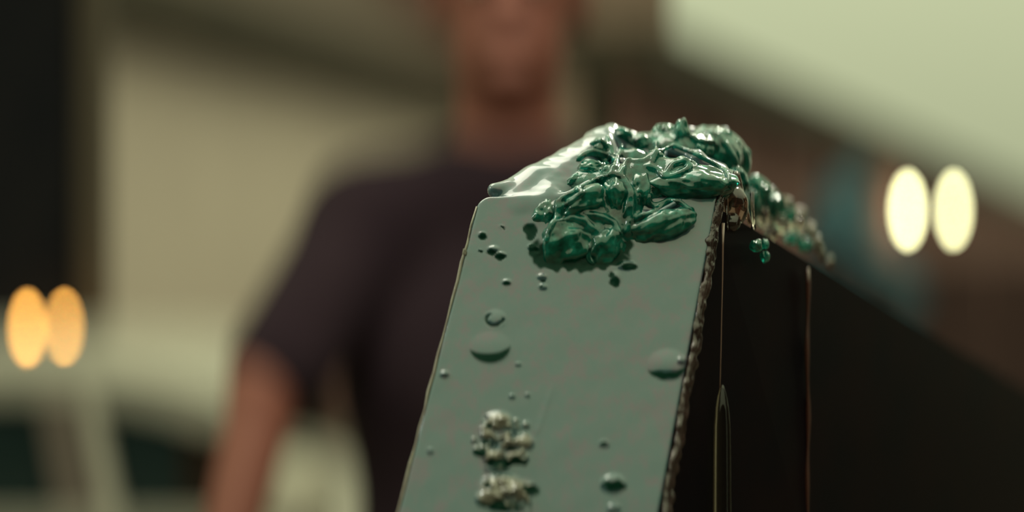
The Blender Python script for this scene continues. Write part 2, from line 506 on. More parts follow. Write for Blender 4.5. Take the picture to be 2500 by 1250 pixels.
# ---------------------------------------------------------------- person
def person():
    D = 1.50
    def q(px, py, dy=0): 
        p = P(px, py, D); p[1] += dy; return p
    nx = q(1232, 0)[0]
    t = thing('person', 'person in a dark t-shirt standing behind the board, arm held out', 'person', (nx, D, 0))
    lo = (-.46, D - .42, -.02); hi = (.36, D + .30, 1.94)
    neck = np.array([nx, D + .01, 1.62]); headc = np.array([nx + .004, D - .01, 1.775])
    shL = q(905, 545, .0); shR = np.array([nx + .17, D + .03, shL[2]])
    elL = q(700, 915, -.12); wrL = q(628, 1320, -.20)
    elR = np.array([nx + .25, D + .02, 1.20]); wrR = np.array([nx + .24, D - .12, .98])
    hip = np.array([nx, D + .01, .96])
    def torso(f, g=0.0):
        f.ell((nx + .005, D + .01, 1.37), (.165 + g, .105 + g, .17), .04)
        f.ell((nx + .01, D + .01, 1.15), (.158 + g, .10 + g, .20), .05)
        f.ell((nx + .01, D + .01, .96), (.155 + g, .11 + g, .13), .05)
        f.cone(neck + [-.03, 0, -.05], shL + [.005, 0, .0], .050 + g, .052 + g, .05)
        f.cone(neck + [.03, 0, -.05], shR, .050 + g, .052 + g, .05)
    def arm(f, s, e, g=0.0, frac=1.0):
        e2 = s + (e - s) * frac
        f.cone(s, e2, .050 + g, .050 + (.036 - .050) * frac + g, .03)
    b = Field(lo, hi, .0055)
    torso(b)
    for s, e, wv in ((shL, elL, wrL), (shR, elR, wrR)):
        arm(b, s, e); b.cone(e, wv, .034, .023, .015)
    # neck, head, face
    b.cone(neck + [0, .01, -.06], headc + [0, .015, -.04], .055, .052, .03)
    b.ell(headc + [0, .01, .02], (.074, .092, .098), .02)
    b.ell(headc + [0, -.022, -.065], (.050, .058, .050), .03)          # jaw
    b.ell(headc + [0, -.078, -.094], (.020, .016, .014), .02)          # chin
    b.cone(headc + [0, -.088, .010], headc + [0, -.104, -.028], .008, .013, .010)   # nose
    b.cone(headc + [-.022, -.084, -.062], headc + [.022, -.084, -.062], .007, .007, .006)  # lips
    b.cone(headc + [-.04, -.078, .032], headc + [.04, -.078, .032], .008, .008, .012)  # brow
    for sx in (-1, 1): b.ell(headc + [sx * .078, .012, -.005], (.010, .020, .030), .006)
    # legs and feet
    for sx in (-1, 1):
        h0 = np.array([nx + sx * .085, D + .01, .92]); kn = np.array([nx + sx * .10, D, .50]); an = np.array([nx + sx * .11, D + .03, .09])
        b.cone(h0, kn, .080, .055, .05); b.cone(kn, an, .056, .036, .02)
        b.cone(an + [0, .02, -.045], an + [0, -.15, -.055], .038, .030, .03)
    # hands: palm, four fingers, thumb
    for wv, sx, dr in ((wrL, -1, np.array([.0, -.25, -1.0])), (wrR, 1, np.array([.05, -.35, -1.0]))):
        dr = dr / np.linalg.norm(dr)
        ax = np.array([0, 1.0, -.25]); ax /= np.linalg.norm(ax)      # across the palm
        cur = np.array([-sx * 1.0, 0, 0])                             # curl direction, towards the body
        for i, (of, ln) in enumerate(((-.030, .072), (-.010, .080), (.010, .075), (.029, .060))):
            k0 = wv + dr * .085 + ax * of
            b.cone(wv + dr * .01 + ax * of * .5, k0, .016, .0125, .008)
            k1 = k0 + (dr + cur * .25) * ln * .45
            k2 = k1 + (dr + cur * .7) * ln * .32
            b.cone(k0, k1, .0092, .0085, .003); b.cone(k1, k2, .0085, .007, .003)
        th0 = wv + dr * .03 - ax * .022; th1 = th0 + (dr * .6 - ax * .8) * .035 + cur * .01; th2 = th1 + (dr * .9 - ax * .2) * .03 + cur * .01
        b.cone(th0, th1, .013, .0105, .006); b.cone(th1, th2, .0105, .0085, .004)
    b.mesh('body', M['skin'], t)
    # eyes
    for sx in (-1, 1):
        r = .0125
        ey = lathe('eye', [(r * math.sin(a) + 1e-5, -r * math.cos(a)) for a in np.linspace(0, math.pi, 9)], headc + [sx * .031, -.076, .012], M['eyewhite'], t, n=14)
        lathe('pupil', [(1e-5, -.0065), (.004, -.0055), (.0055, -.003), (.005, 0)], headc + [sx * .031, -.0835, .012], M['hair'], ey, n=12, axis='y')
    # hair cap
    hf = Field(headc - .14, headc + .16, .006)
    hf.ell(headc + [0, .018, .034], (.081, .094, .098), .01)
    def cut(V):
        return V
    c0 = headc
    sl, X, Y, Z = hf.region(hf.lo, hf.lo + hf.n * hf.h)
    face = (c0[1] - .045 - Y) * .8 + (c0[2] + .055 - Z) * .6
    hf.F[sl] = np.maximum(hf.F[sl], face[:hf.F.shape[0], :hf.F.shape[1], :hf.F.shape[2]])
    hf.F[sl] = np.maximum(hf.F[sl], (c0[2] - .03 - Z))
    hf.mesh('hair', M['hair'], t)
    # t-shirt
    f = Field((-.40, D - .2, .88), (.33, D + .2, 1.66), .006)
    torso(f, .012)
    arm(f, shL, elL, .016, .86); arm(f, shR, elR, .016, .60)
    sl, X, Y, Z = f.region(f.lo, f.lo + f.n * f.h)
    n3 = f.F.shape
    X, Y, Z = X[:n3[0], :n3[1], :n3[2]], Y[:n3[0], :n3[1], :n3[2]], Z[:n3[0], :n3[1], :n3[2]]
    nk = .072 - np.sqrt((X - nx) ** 2 + (Y - D) ** 2 + ((Z - 1.70) * .9) ** 2)
    f.F = np.maximum(f.F, nk.astype(np.float32)); f.F = np.maximum(f.F, (.90 - Z).astype(np.float32))
    f.mesh('t_shirt', M['shirt'], t, disp=lambda V: V + np.stack([wav(V, 30, 3), wav(V, 28, 4), 0 * V[:, 0]], 1) * .0022)
    # trousers
    g = Field((nx - .26, D - .2, .06), (nx + .26, D + .22, 1.02), .007)
    g.ell((nx + .01, D + .01, .94), (.168, .122, .12), .04)
    for sx in (-1, 1):
        h0 = np.array([nx + sx * .085, D + .01, .90]); kn = np.array([nx + sx * .10, D, .50]); an = np.array([nx + sx * .11, D + .03, .13])
        g.cone(h0, kn, .096, .073, .04); g.cone(kn, an, .073, .058, .02)
    g.mesh('trousers', M['trousers'], t)
    for sx in (-1, 1):
        s = Field((nx + sx * .11 - .08, D - .22, -.005), (nx + sx * .11 + .08, D + .14, .16), .006)
        an = np.array([nx + sx * .11, D + .03, .09])
        s.cone(an + [0, .02, -.04], an + [0, -.16, -.052], .048, .037, .03)
        s.cone(an + [0, .01, -.02], an + [0, .0, .02], .048, .046, .02)
        s.mesh('shoe', M['blackmetal'], t)
person()

# ================================================================ the coated board
UPV = np.array([0.0, .384, .923]); NRM = np.array([0.0, -.923, .384])
EXT = np.array([.140, .180, -.061])
TL = P(1170, 478, .350); TR = P(1752, 480, .350); BL = P(972, 1250, .320); BR = P(1618, 1250, .320)
def on_plane(px, py, o, n, off=0.0):
    d = np.array([(px - 1250) / FPX, 1.0, -(py - 625) / FPX]); c = np.array([0, 0, H])
    n = n / np.linalg.norm(n)
    return c + d * (((o + n * off - c) @ n) / (d @ n))
FN = np.cross(TR - TL, BL - TL); FN /= np.linalg.norm(FN)
if FN[1] > 0: FN = -FN
SN = np.cross(EXT, BR - TR); SN /= np.linalg.norm(SN)
if SN[0] < 0: SN = -SN
def face(px, py, off=0.0): return on_plane(px, py, TL, FN, off)
def side(px, py, off=0.0): return on_plane(px, py, TR, SN, off)
def edge_x(py): return 1752 + (py - 480) / 770 * (1618 - 1752)
def lip_x(py): return 1170 + (py - 478) / 772 * (972 - 1170)

def green_glass():
    m = bpy.data.materials.new('teal_glass'); m.use_nodes = True
    n = m.node_tree; b = n.nodes['Principled BSDF']
    tcn = n.nodes.new('ShaderNodeTexCoord')
    t = n.nodes.new('ShaderNodeTexNoise'); t.inputs['Scale'].default_value = 320; t.inputs['Detail'].default_value = 5; t.inputs['Roughness'].default_value = .65
    cr = n.nodes.new('ShaderNodeValToRGB')
    e = cr.color_ramp.elements
    e[0].position = .30; e[0].color = (.003, .055, .040, 1)
    e[1].position = .78; e[1].color = (.06, .80, .66, 1)  # bright turquoise glints painted into the glass colour
    k = e.new(.52); k.color = (.010, .28, .20, 1)
    n.links.new(tcn.outputs['Object'], t.inputs['Vector']); n.links.new(t.outputs['Fac'], cr.inputs[0])
    n.links.new(cr.outputs[0], b.inputs['Base Color'])
    b.inputs['Roughness'].default_value = .05
    b.inputs['IOR'].default_value = 1.5
    b.inputs['Transmission Weight'].default_value = .68
    b.inputs['Coat Weight'].default_value = .6
    b.inputs['Coat IOR'].default_value = 1.5
    b.inputs['Coat Roughness'].default_value = .03
    t2 = n.nodes.new('ShaderNodeTexNoise'); t2.inputs['Scale'].default_value = 420; t2.inputs['Detail'].default_value = 2
    bp = n.nodes.new('ShaderNodeBump'); bp.inputs['Strength'].default_value = .35; bp.inputs['Distance'].default_value = .0006
    n.links.new(tcn.outputs['Object'], t2.inputs['Vector']); n.links.new(t2.outputs['Fac'], bp.inputs['Height']); n.links.new(bp.outputs[0], b.inputs['Normal'])
    return m
M['teal'] = green_glass()

def coat_mat():
    m = bpy.data.materials.new('pale_resin'); m.use_nodes = True
    n = m.node_tree; b = n.nodes['Principled BSDF']
    tcn = n.nodes.new('ShaderNodeTexCoord')
    t = n.nodes.new('ShaderNodeTexNoise'); t.inputs['Scale'].default_value = 190; t.inputs['Detail'].default_value = 6; t.inputs['Roughness'].default_value = .7
    cr = n.nodes.new('ShaderNodeValToRGB')
    e = cr.color_ramp.elements
    e[0].position = .40; e[0].color = (.045, .115, .140, 1)
    e[1].position = .62; e[1].color = (.100, .095, .140, 1)
    k = e.new(.5); k.color = (.058, .115, .142, 1)
    n.links.new(tcn.outputs['Object'], t.inputs['Vector']); n.links.new(t.outputs['Fac'], cr.inputs[0])
    at = n.nodes.new('ShaderNodeAttribute'); at.attribute_name = 'dark_reflection'  # dark reflections in pits and under the mound, painted green with gloss cut
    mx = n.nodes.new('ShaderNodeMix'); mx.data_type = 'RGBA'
    af = n.nodes.new('ShaderNodeAttribute'); af.attribute_name = 'foam'
    mf = n.nodes.new('ShaderNodeMix'); mf.data_type = 'RGBA'; mf.inputs[7].default_value = (.20, .185, .155, 1)
    n.links.new(af.outputs['Fac'], mf.inputs[0]); n.links.new(cr.outputs[0], mf.inputs[6])
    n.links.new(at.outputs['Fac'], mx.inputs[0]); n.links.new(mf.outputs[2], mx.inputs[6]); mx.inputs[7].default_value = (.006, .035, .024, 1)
    n.links.new(mx.outputs[2], b.inputs['Base Color'])
    b.inputs['Roughness'].default_value = .30
    b.inputs['Coat Weight'].default_value = 1.0; b.inputs['Coat IOR'].default_value = 1.62; b.inputs['Coat Roughness'].default_value = .06
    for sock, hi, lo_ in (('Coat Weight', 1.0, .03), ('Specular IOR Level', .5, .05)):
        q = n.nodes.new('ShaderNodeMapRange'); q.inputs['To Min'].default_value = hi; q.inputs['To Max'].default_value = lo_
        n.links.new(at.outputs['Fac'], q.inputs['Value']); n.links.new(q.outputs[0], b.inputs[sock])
    bp = n.nodes.new('ShaderNodeBump'); bp.inputs['Strength'].default_value = .12; bp.inputs['Distance'].default_value = .0002
    t3 = n.nodes.new('ShaderNodeTexNoise'); t3.inputs['Scale'].default_value = 900; t3.inputs['Detail'].default_value = 3
    n.links.new(tcn.outputs['Object'], t3.inputs['Vector']); n.links.new(t3.outputs['Fac'], bp.inputs['Height']); n.links.new(bp.outputs[0], b.inputs['Normal'])
    return m
M['coat'] = coat_mat()
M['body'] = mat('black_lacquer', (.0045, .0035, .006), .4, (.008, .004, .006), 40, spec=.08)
M['crust'] = mat('brown_crust', (.020, .010, .010), .25, (.060, .032, .032), 250, coat=.6, bump=.6, bscale=500)
M['clear'] = mat('clear_resin', (.55, .50, .42), .03, trans=1.0, ior=1.45)
M['foam'] = mat('foam_crust', (.24, .23, .18), .45, (.15, .12, .10), 300, coat=.4, bump=.3, bscale=500)

def board():
    zb = H - .40
    kk = (TL[2] - zb) / (TL[2] - BL[2])
    base = TL + (BL - TL) * kk
    t = thing('coated_board', 'leaning board with pale glossy resin face, teal glass chunks and drips on top', 'board', (base[0] + .03, base[1], zb))
    ins = -NRM * .0012
    tl, tr = TL + ins + UPV * -.002 + [.0015, 0, 0], TR + ins - UPV * .002 - [.0008, 0, 0]
    bl = tl + (BL - TL) * (kk * 1.0); br = tr + (BR - TR) * kk
    bl[2] = br[2] = zb
    # dark core of the board: prism receding to the right
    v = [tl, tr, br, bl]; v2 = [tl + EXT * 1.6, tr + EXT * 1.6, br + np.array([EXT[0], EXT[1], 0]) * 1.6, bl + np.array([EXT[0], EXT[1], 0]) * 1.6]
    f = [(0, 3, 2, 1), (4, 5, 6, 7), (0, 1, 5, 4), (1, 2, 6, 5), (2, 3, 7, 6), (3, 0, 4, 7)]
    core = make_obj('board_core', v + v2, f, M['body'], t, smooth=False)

    # ---------- pale resin face and the hill it runs up to
    h = .00036
    lo = np.array([-.033, .300, H - .070]); hi = np.array([.060, .392, H + .036])
    F = Field(lo, hi, h)
    # face slab with rounded corners (board frame)
    edge = BL - TL; edge /= np.linalg.norm(edge)
    lp = np.cross(edge, NRM); lp /= np.linalg.norm(lp)          # in the face, across
    if lp[0] > 0: lp = -lp                                       # points left
    def slab(X, Y, Z):
        def dot(p, v): return (X - p[0]) * v[0] + (Y - p[1]) * v[1] + (Z - p[2]) * v[2]
        dn = np.abs(dot(TL - NRM * .0016, NRM)) - .0016
        pl = dot(TL, lp)
        pr = -dot(TR, lp)
        tp = dot(TL, UPV)
        r = .0030
        a = np.maximum(pl, tp) ; 
        # rounded 2-D outline
        qx = np.maximum(pl + r, 0); qz = np.maximum(tp + r, 0)
        rnd = np.sqrt(qx ** 2 + qz ** 2) - r + np.minimum(np.maximum(pl + r, tp + r), 0)
        o2 = np.maximum(rnd, pr)
        rr = .0007
        ax = np.maximum(o2 + rr, 0); an = np.maximum(dn + rr, 0)
        return np.sqrt(ax ** 2 + an ** 2) - rr + np.minimum(np.maximum(o2 + rr, dn + rr), 0)
    F.add(slab, lo, hi, .0001)
    k = .0022
    px = 1e-4
    def C(a, b, ra, rb, kk=k): F.cone(P(*a), P(*b), ra * px, rb * px, kk)
    # the left hill: a fan of ridges from the top-left corner up to the crest
    C((1245, 485, .3550), (1300, 440, .3600), 20, 26, .004)
    C((1285, 490, .3545), (1400, 410, .3630), 22, 34, .004)
    C((1325, 505, .3535), (1450, 380, .3660), 22, 34, .004)
    C((1310, 545, .3500), (1340, 480, .3530), 10, 22, .003)
    C((1368, 482, .3505), (1440, 448, .3515), 7, 9, .0012)
    C((1520, 398, .3590), (1560, 425, .3570), 14, 12, .0015)
    C((1560, 425, .3570), (1600, 405, .3570), 12, 10, .0015)
    C((1640, 366, .3630), (1700, 384, .3600), 13, 18, .002)
    C((1700, 390, .3590), (1765, 425, .3570), 20, 18, .002)
    C((1490, 345, .3660), (1505, 410, .3600), 12, 14, .002)
    for x_ in (1262, 1292, 1322, 1350):
        F.cone(face(x_, 512, -.0034), P(x_ + 45, 440, .3600), .0020, .0026, .003)
    C((1208, 470, .3555), (1480, 335, .372), 15, 26)
    C((1250, 480, .3550), (1480, 345, .370), 24, 30)
    C((1300, 500, .3545), (1470, 370, .366), 26, 32)
    C((1345, 500, .3540), (1440, 420, .360), 24, 28)
    C((1330, 470, .3580), (1470, 380, .370), 36, 40)
    C((1206, 463, .3535), (1240, 456, .3555), 16, 14, .0018)   # little lip at the corner
    C((1440, 340, .372), (1495, 330, .374), 18, 20)
    C((1495, 325, .374), (1575, 345, .376), 22, 14)
    C((1500, 350, .372), (1500, 425, .362), 26, 22)
    C((1530, 370, .372), (1610, 385, .368), 24, 22)
    C((1520, 425, .360), (1600, 405, .362), 15, 13, .0012)
    # drape over the right-hand chunks
    C((1610, 385, .366), (1665, 378, .366), 15, 14)
    C((1665, 376, .366), (1760, 420, .360), 16, 22)
    C((1700, 420, .360), (1775, 440, .358), 14, 12)
    C((1600, 330, .378), (1680, 325, .380), 13, 12, .001)
    C((1640, 322, .380), (1770, 322, .382), 12, 13, .001)
    C((1770, 322, .382), (1835, 430, .384), 11, 9, .001)
    # meniscus strands
    C((1345, 500, .3535), (1310, 600, .3480), 14, 5, .0012)
    C((1338, 545, .3515), (1335, 640, .3450), 9, 5, .0012)
    C((1400, 515, .3490), (1350, 590, .3455), 8, 5, .0008)
    C((1390, 520, .3480), (1455, 470, .3500), 6, 9, .001)
    C((1545, 520, .3495), (1600, 525, .3470), 8, 6, .001)
    C((1600, 524, .3465), (1660, 490, .3480), 7, 6, .001)
    C((1540, 450, .355), (1545, 540, .346), 6, 4, .0008)
    # ---------- displacement on the face
    fr = []   # bumps: (px, py, rx, ry, height_px, rot)
    bumps = [(1177, 573, 11, 9, 5), (1205, 608, 16, 10, 6), (1222, 622, 15, 9, 6), (1237, 689, 12, 9, 6),
             (1209, 778, 30, 24, 4), (1085, 913, 12, 9, 8), (1265, 889, 9, 5, 4), (1250, 967, 8, 6, 6), (1288, 964, 7, 5, 5),
             (1050, 1100, 9, 7, 4), (1323, 675, 14, 9, 5), (1325, 700, 12, 9, 5), (1272, 452, 14, 9, 5), (1300, 603, 14, 9, 6),
             (1475, 1083, 15, 10, 4), (1497, 1180, 34, 24, 10), (1498, 1240, 18, 12, 9), (1630, 890, 50, 40, 6), (1665, 880, 14, 12, 7), (1655, 1195, 26, 16, 6),
             (1198, 850, 55, 42, 3), (1225, 553, 6, 5, 3), (1172, 611, 5, 4, 3), (1530, 648, 26, 13, 7), (1503, 680, 13, 20, 6),
             # foam clusters
             (1215, 1028, 40, 26, 13), (1190, 1060, 20, 15, 12), (1175, 1100, 22, 15, 12), (1240, 1075, 32, 22, 12), (1280, 1080, 26, 20, 12), (1205, 1115, 28, 20, 13),
             (1260, 1115, 34, 18, 13), (1215, 1140, 36, 14, 9), (1225, 1190, 60, 34, 16), (1190, 1215, 32, 22, 12), (1275, 1195, 34, 24, 13), (1235, 1235, 50, 16, 9)]
    rs = np.random.RandomState(5)
    for _ in range(70):
        a = rs.uniform(0, 6.28); r = rs.uniform(0, 1)
        cx, cy, ex, ey = [(1228, 1078, 74, 68), (1235, 1205, 78, 42)][rs.randint(2)]
        bumps.append((cx + ex * r * math.cos(a), cy + ey * r * math.sin(a), rs.uniform(7, 13), rs.uniform(5, 10), rs.choice([-7, 8, 6])))
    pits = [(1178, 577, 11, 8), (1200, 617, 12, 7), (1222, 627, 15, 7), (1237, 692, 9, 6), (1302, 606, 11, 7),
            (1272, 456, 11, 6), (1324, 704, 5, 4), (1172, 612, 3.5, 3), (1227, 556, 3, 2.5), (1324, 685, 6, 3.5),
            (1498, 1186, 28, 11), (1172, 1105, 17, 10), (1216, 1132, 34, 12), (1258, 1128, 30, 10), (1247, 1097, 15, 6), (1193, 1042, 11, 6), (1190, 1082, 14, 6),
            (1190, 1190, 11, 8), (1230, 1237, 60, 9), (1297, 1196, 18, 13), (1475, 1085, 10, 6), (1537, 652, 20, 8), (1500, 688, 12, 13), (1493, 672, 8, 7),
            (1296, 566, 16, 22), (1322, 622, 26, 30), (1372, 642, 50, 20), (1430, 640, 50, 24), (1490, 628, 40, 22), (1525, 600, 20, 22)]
    rng = np.random.RandomState(11)
    def proj(V):
        return 1250 + V[:, 0] / V[:, 1] * FPX, 625 - (V[:, 2] - H) / V[:, 1] * FPX
    def bubble(dx, dy, rx, ry):
        q = (dx / rx) ** 2 + (dy / ry) ** 2
        return q
    store = {}
    def disp(V):
        X, Yp = proj(V)
        dface = (V - TL) @ NRM
        front = np.clip((dface + .0012) / .0010, 0, 1) * (Yp > 470)
        hgt = np.zeros(len(V)); st = np.zeros(len(V))
        wob = wav(V, 1800, 21) * 2.0
        for bx, by, rx, ry, hh in bumps:
            q = ((X - bx) / rx) ** 2 + ((Yp - by) / ry) ** 2
            hgt += hh * np.clip(1 - q, 0, 1) ** 1.2
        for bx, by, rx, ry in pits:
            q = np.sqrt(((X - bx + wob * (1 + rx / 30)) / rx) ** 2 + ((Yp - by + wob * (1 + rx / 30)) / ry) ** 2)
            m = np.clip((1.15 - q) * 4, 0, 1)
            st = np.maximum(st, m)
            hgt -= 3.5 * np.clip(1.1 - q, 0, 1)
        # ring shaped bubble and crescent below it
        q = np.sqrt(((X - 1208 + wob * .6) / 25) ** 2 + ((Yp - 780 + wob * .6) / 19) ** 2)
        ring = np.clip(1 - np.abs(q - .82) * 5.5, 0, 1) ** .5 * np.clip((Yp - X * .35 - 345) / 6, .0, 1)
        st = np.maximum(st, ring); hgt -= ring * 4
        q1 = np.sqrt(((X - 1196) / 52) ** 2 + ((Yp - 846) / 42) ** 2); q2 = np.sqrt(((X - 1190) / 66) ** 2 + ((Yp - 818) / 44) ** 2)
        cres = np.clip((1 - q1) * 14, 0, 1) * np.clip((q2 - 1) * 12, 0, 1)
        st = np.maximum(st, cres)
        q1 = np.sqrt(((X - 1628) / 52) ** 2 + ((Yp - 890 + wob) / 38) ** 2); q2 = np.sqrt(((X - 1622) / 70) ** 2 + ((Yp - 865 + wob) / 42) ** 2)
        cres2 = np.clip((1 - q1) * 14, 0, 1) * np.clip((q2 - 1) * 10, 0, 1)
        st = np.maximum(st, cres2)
        # faint long scratch and general waviness
        u = (X - (1350 - (Yp - 940) * .33)) / 7
        hgt += 1.6 * np.exp(-u ** 2) * np.clip((Yp - 930) / 40, 0, 1) * np.clip((1062 - Yp) / 12, 0, 1) * .5
        hgt += wav(V, 260, 2) * .15 + wav(V, 700, 8) * .16
        V = V + NRM * (hgt * px * front)[:, None]
        # streaks on the hill
        hill = (Yp < 500)
        hill = np.clip((495 - Yp) / 30, 0, 1)
        along = (X + Yp * 1.2)
        V = V + (NRM * .6 + np.array([0, 0, .8])) * ((wav(V, 900, 31) * 1.0 + wav(V, 1900, 33) * .45) * px * .9 * hill * (X > 1290) * np.clip((X - 1290) / 60, 0, 1))[:, None]
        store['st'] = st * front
        fo = np.maximum(1 - ((X - 1228) / 82) ** 2 - ((Yp - 1078) / 76) ** 2, 1 - ((X - 1235) / 84) ** 2 - ((Yp - 1205) / 46) ** 2)
        store['fo'] = np.clip(fo * 3, 0, 1) * np.clip(hgt / 9, 0, 1) * front
        return V
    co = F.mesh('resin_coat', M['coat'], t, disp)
    a = co.data.attributes.new('dark_reflection', 'FLOAT', 'POINT'); a.data.foreach_set('value', store['st'].astype(np.float32))
    a = co.data.attributes.new('foam', 'FLOAT', 'POINT'); a.data.foreach_set('value', store['fo'].astype(np.float32))
    co['label'] = 'pale grey green glossy resin face with bubbles'

    # ---------- continuation of the face below the frame
    l0, r0 = TL + (BL - TL) * 1.13, TR + (BR - TR) * 1.13
    prism('lower_face', [l0, r0, TR + (BR - TR) * (kk * .985), TL + (BL - TL) * (kk * .985)], -NRM * .003, M['coat'], t)

    # ---------- teal glass chunks
    base_ico = ico(5)
    def chunk(px_, py_, Y, rx, ry, rd, rot=0.0, seed=0, facets=16, nz=.085, soft=.10, m='teal', name='glass_chunk'):
        D = base_ico[0]
        r = np.random.RandomState(seed * 7 + 3)
        N = r.normal(size=(facets, 3)); N /= np.linalg.norm(N, axis=1)[:, None]
        hgt = r.uniform(.72, 1.0, facets)
        dots = D @ N.T
        rr = np.where(dots > .05, hgt / np.maximum(dots, .05), 9)
        rr = np.minimum(rr, 1.12)
        R = -soft * np.log(np.exp(-rr / soft).sum(1) + np.exp(-1.12 / soft))
        R = R + nz * wav(D, 5, seed) + nz * .35 * wav(D, 13, seed + 1)
        V = D * R[:, None]
        V = V / np.abs(V).max(0)
        V = V * np.array([rx, rd, ry]) * (Y / FPX)
        c, s = math.cos(rot), math.sin(rot)
        x = V[:, 0] * c - V[:, 2] * s; z = V[:, 0] * s + V[:, 2] * c
        V = np.stack([x, V[:, 1], z], 1) + P(px_, py_, Y)
        return make_obj(name, V, base_ico[1], M[m], t)
    CH = [  # px, py, depth, rx, ry, rdepth, rot
        (1384, 600, .3463, 68, 60, 42, .1), (1480, 602, .3463, 48, 56, 40, -.1), (1424, 500, .3500, 66, 44, 48, .35),
        (1326, 538, .3505, 32, 50, 36, -.25), (1507, 484, .3510, 36, 58, 44, .05), (1560, 478, .3525, 32, 54, 44, -.1),
        (1614, 552, .3468, 84, 38, 34, .30), (1690, 450, .3530, 106, 44, 60, -.02), (1655, 408, .3540, 36, 22, 26, .35),
        (1602, 388, .3570, 24, 22, 24, 0), (1449, 415, .3585, 42, 27, 34, -.1), (1464, 372, .3640, 26, 30, 30, -.5),
        (1408, 448, .3560, 26, 26, 26, .3), (1515, 330, .3720, 28, 20, 30, 0), (1566, 348, .3700, 26, 22, 24, .3),
        (1620, 332, .3740, 34, 27, 34, 0), (1664, 326, .3690, 20, 38, 22, .1), (1745, 352, .3790, 62, 46, 60, -.2),
        (1790, 385, .3810, 42, 56, 50, .35), (1700, 375, .3700, 40, 36, 40, 0), (1800, 440, .3700, 24, 30, 30, .1),
        (1540, 395, .3640, 34, 26, 30, .1), (1590, 440, .3560, 34, 36, 40, .2), (1480, 445, .3560, 30, 26, 30, .2),
        (1848, 462, .3900, 34, 34, 40, .3), (1882, 498, .3970, 30, 30, 40, 0), (1838, 500, .3860, 22, 34, 30, 0)]
    for i, (a, b, Y, rx, ry, rd, ro) in enumerate(CH):
        chunk(a, b, Y, rx * 1.1, ry * 1.12, rd * 1.15, ro, seed=i + 1, facets=[14, 22, 10][i % 3])
    # far, blurred run of small pieces along the receding top edge
    small = [(1915, 520, .404, 28, 24, 'teal'), (1945, 545, .409, 24, 22, 'clear'), (1975, 560, .414, 20, 20, 'foam'), (1900, 548, .400, 26, 24, 'clear'),
             (1935, 580, .405, 24, 20, 'teal'), (1965, 596, .410, 20, 18, 'teal'), (1994, 592, .416, 15, 24, 'foam'), (2006, 615, .418, 11, 20, 'foam'), (2028, 638, .421, 12, 14, 'foam'),
             (1845, 600, .388, 16, 17, 'teal'), (1868, 596, .390, 13, 14, 'teal'), (1868, 626, .391, 14, 17, 'teal'), 
             (1858, 530, .389, 24, 30, 'clear'), (1950, 520, .412, 26, 16, 'foam'), (1918, 495, .404, 24, 15, 'foam'), (1880, 470, .398, 22, 15, 'clear'), (1880, 570, .393, 22, 20, 'clear')]
    for i, (a, b, Y, rx, ry, m) in enumerate(small):
        if a < 1915 and b > 590: Y = float(side(a, b, .0016)[1])
        o = chunk(a, b, Y, rx, ry, min(rx, ry), 0, seed=60 + i, facets=14, m=m, name='glass_chunk' if m == 'teal' else 'resin_lump')

    # ---------- gel filling between the chunks
    G = Field([.002, .336, H - .010], [.075, .412, H + .036], .00038)
    for (a, b, Y, rx, ry, rd, ro) in CH:
        s = Y / FPX
        G.ell(P(a, b + 3, Y + .0008), np.array([rx * 1.0, rd * .95, ry * 1.0]) * s, .0020, rot=ro)
    for a, b, Y, rx, ry, rd in ((1420, 545, .3490, 60, 50, 34), (1455, 575, .3485, 50, 56, 30), (1535, 520, .3500, 34, 60, 34), (1500, 560, .3490, 40, 40, 30), (1505, 440, .3550, 44, 40, 40),
            (1565, 430, .3560, 44, 44, 40), (1610, 420, .3570, 40, 36, 40), (1660, 430, .3560, 60, 40, 46), (1370, 520, .3505, 40, 36, 34), (1430, 455, .3560, 40, 34, 36), (1545, 395, .3640, 46, 34, 40),
            (1640, 370, .3690, 60, 34, 40), (1700, 360, .3730, 60, 36, 44), (1600, 350, .3720, 60, 26, 34), (1760, 390, .3760, 50, 50, 50), (1740, 430, .3600, 50, 30, 44), (1545, 565, .3480, 34, 34, 22), (1590, 470, .3530, 40, 36, 34)):
        G.ell(P(a, b, Y), np.array([rx, rd, ry]) * Y / FPX, .002)

    # ---------- thin pale resin webs lying on the glass
    from mathutils.bvhtree import BVHTree
    Vg, Qg = surface_nets(G.F, G.lo, G.h); vs_ = Vg.tolist(); fs_ = Qg.tolist()
    for ob in t.children:
        if ob.name.split('.')[0] in ('glass_chunk', 'resin_coat'):
            me = ob.data; n0 = len(vs_)
            co_ = np.empty(len(me.vertices) * 3, np.float32); me.vertices.foreach_get('co', co_)
            vs_ += co_.reshape(-1, 3).tolist()
            ix = np.empty(len(me.loops), np.int32); me.loops.foreach_get('vertex_index', ix)
            k_ = len(me.loops) // len(me.polygons)
            fs_ += (ix.reshape(-1, k_) + n0).tolist()
    tree = BVHTree.FromPolygons(vs_, fs_)
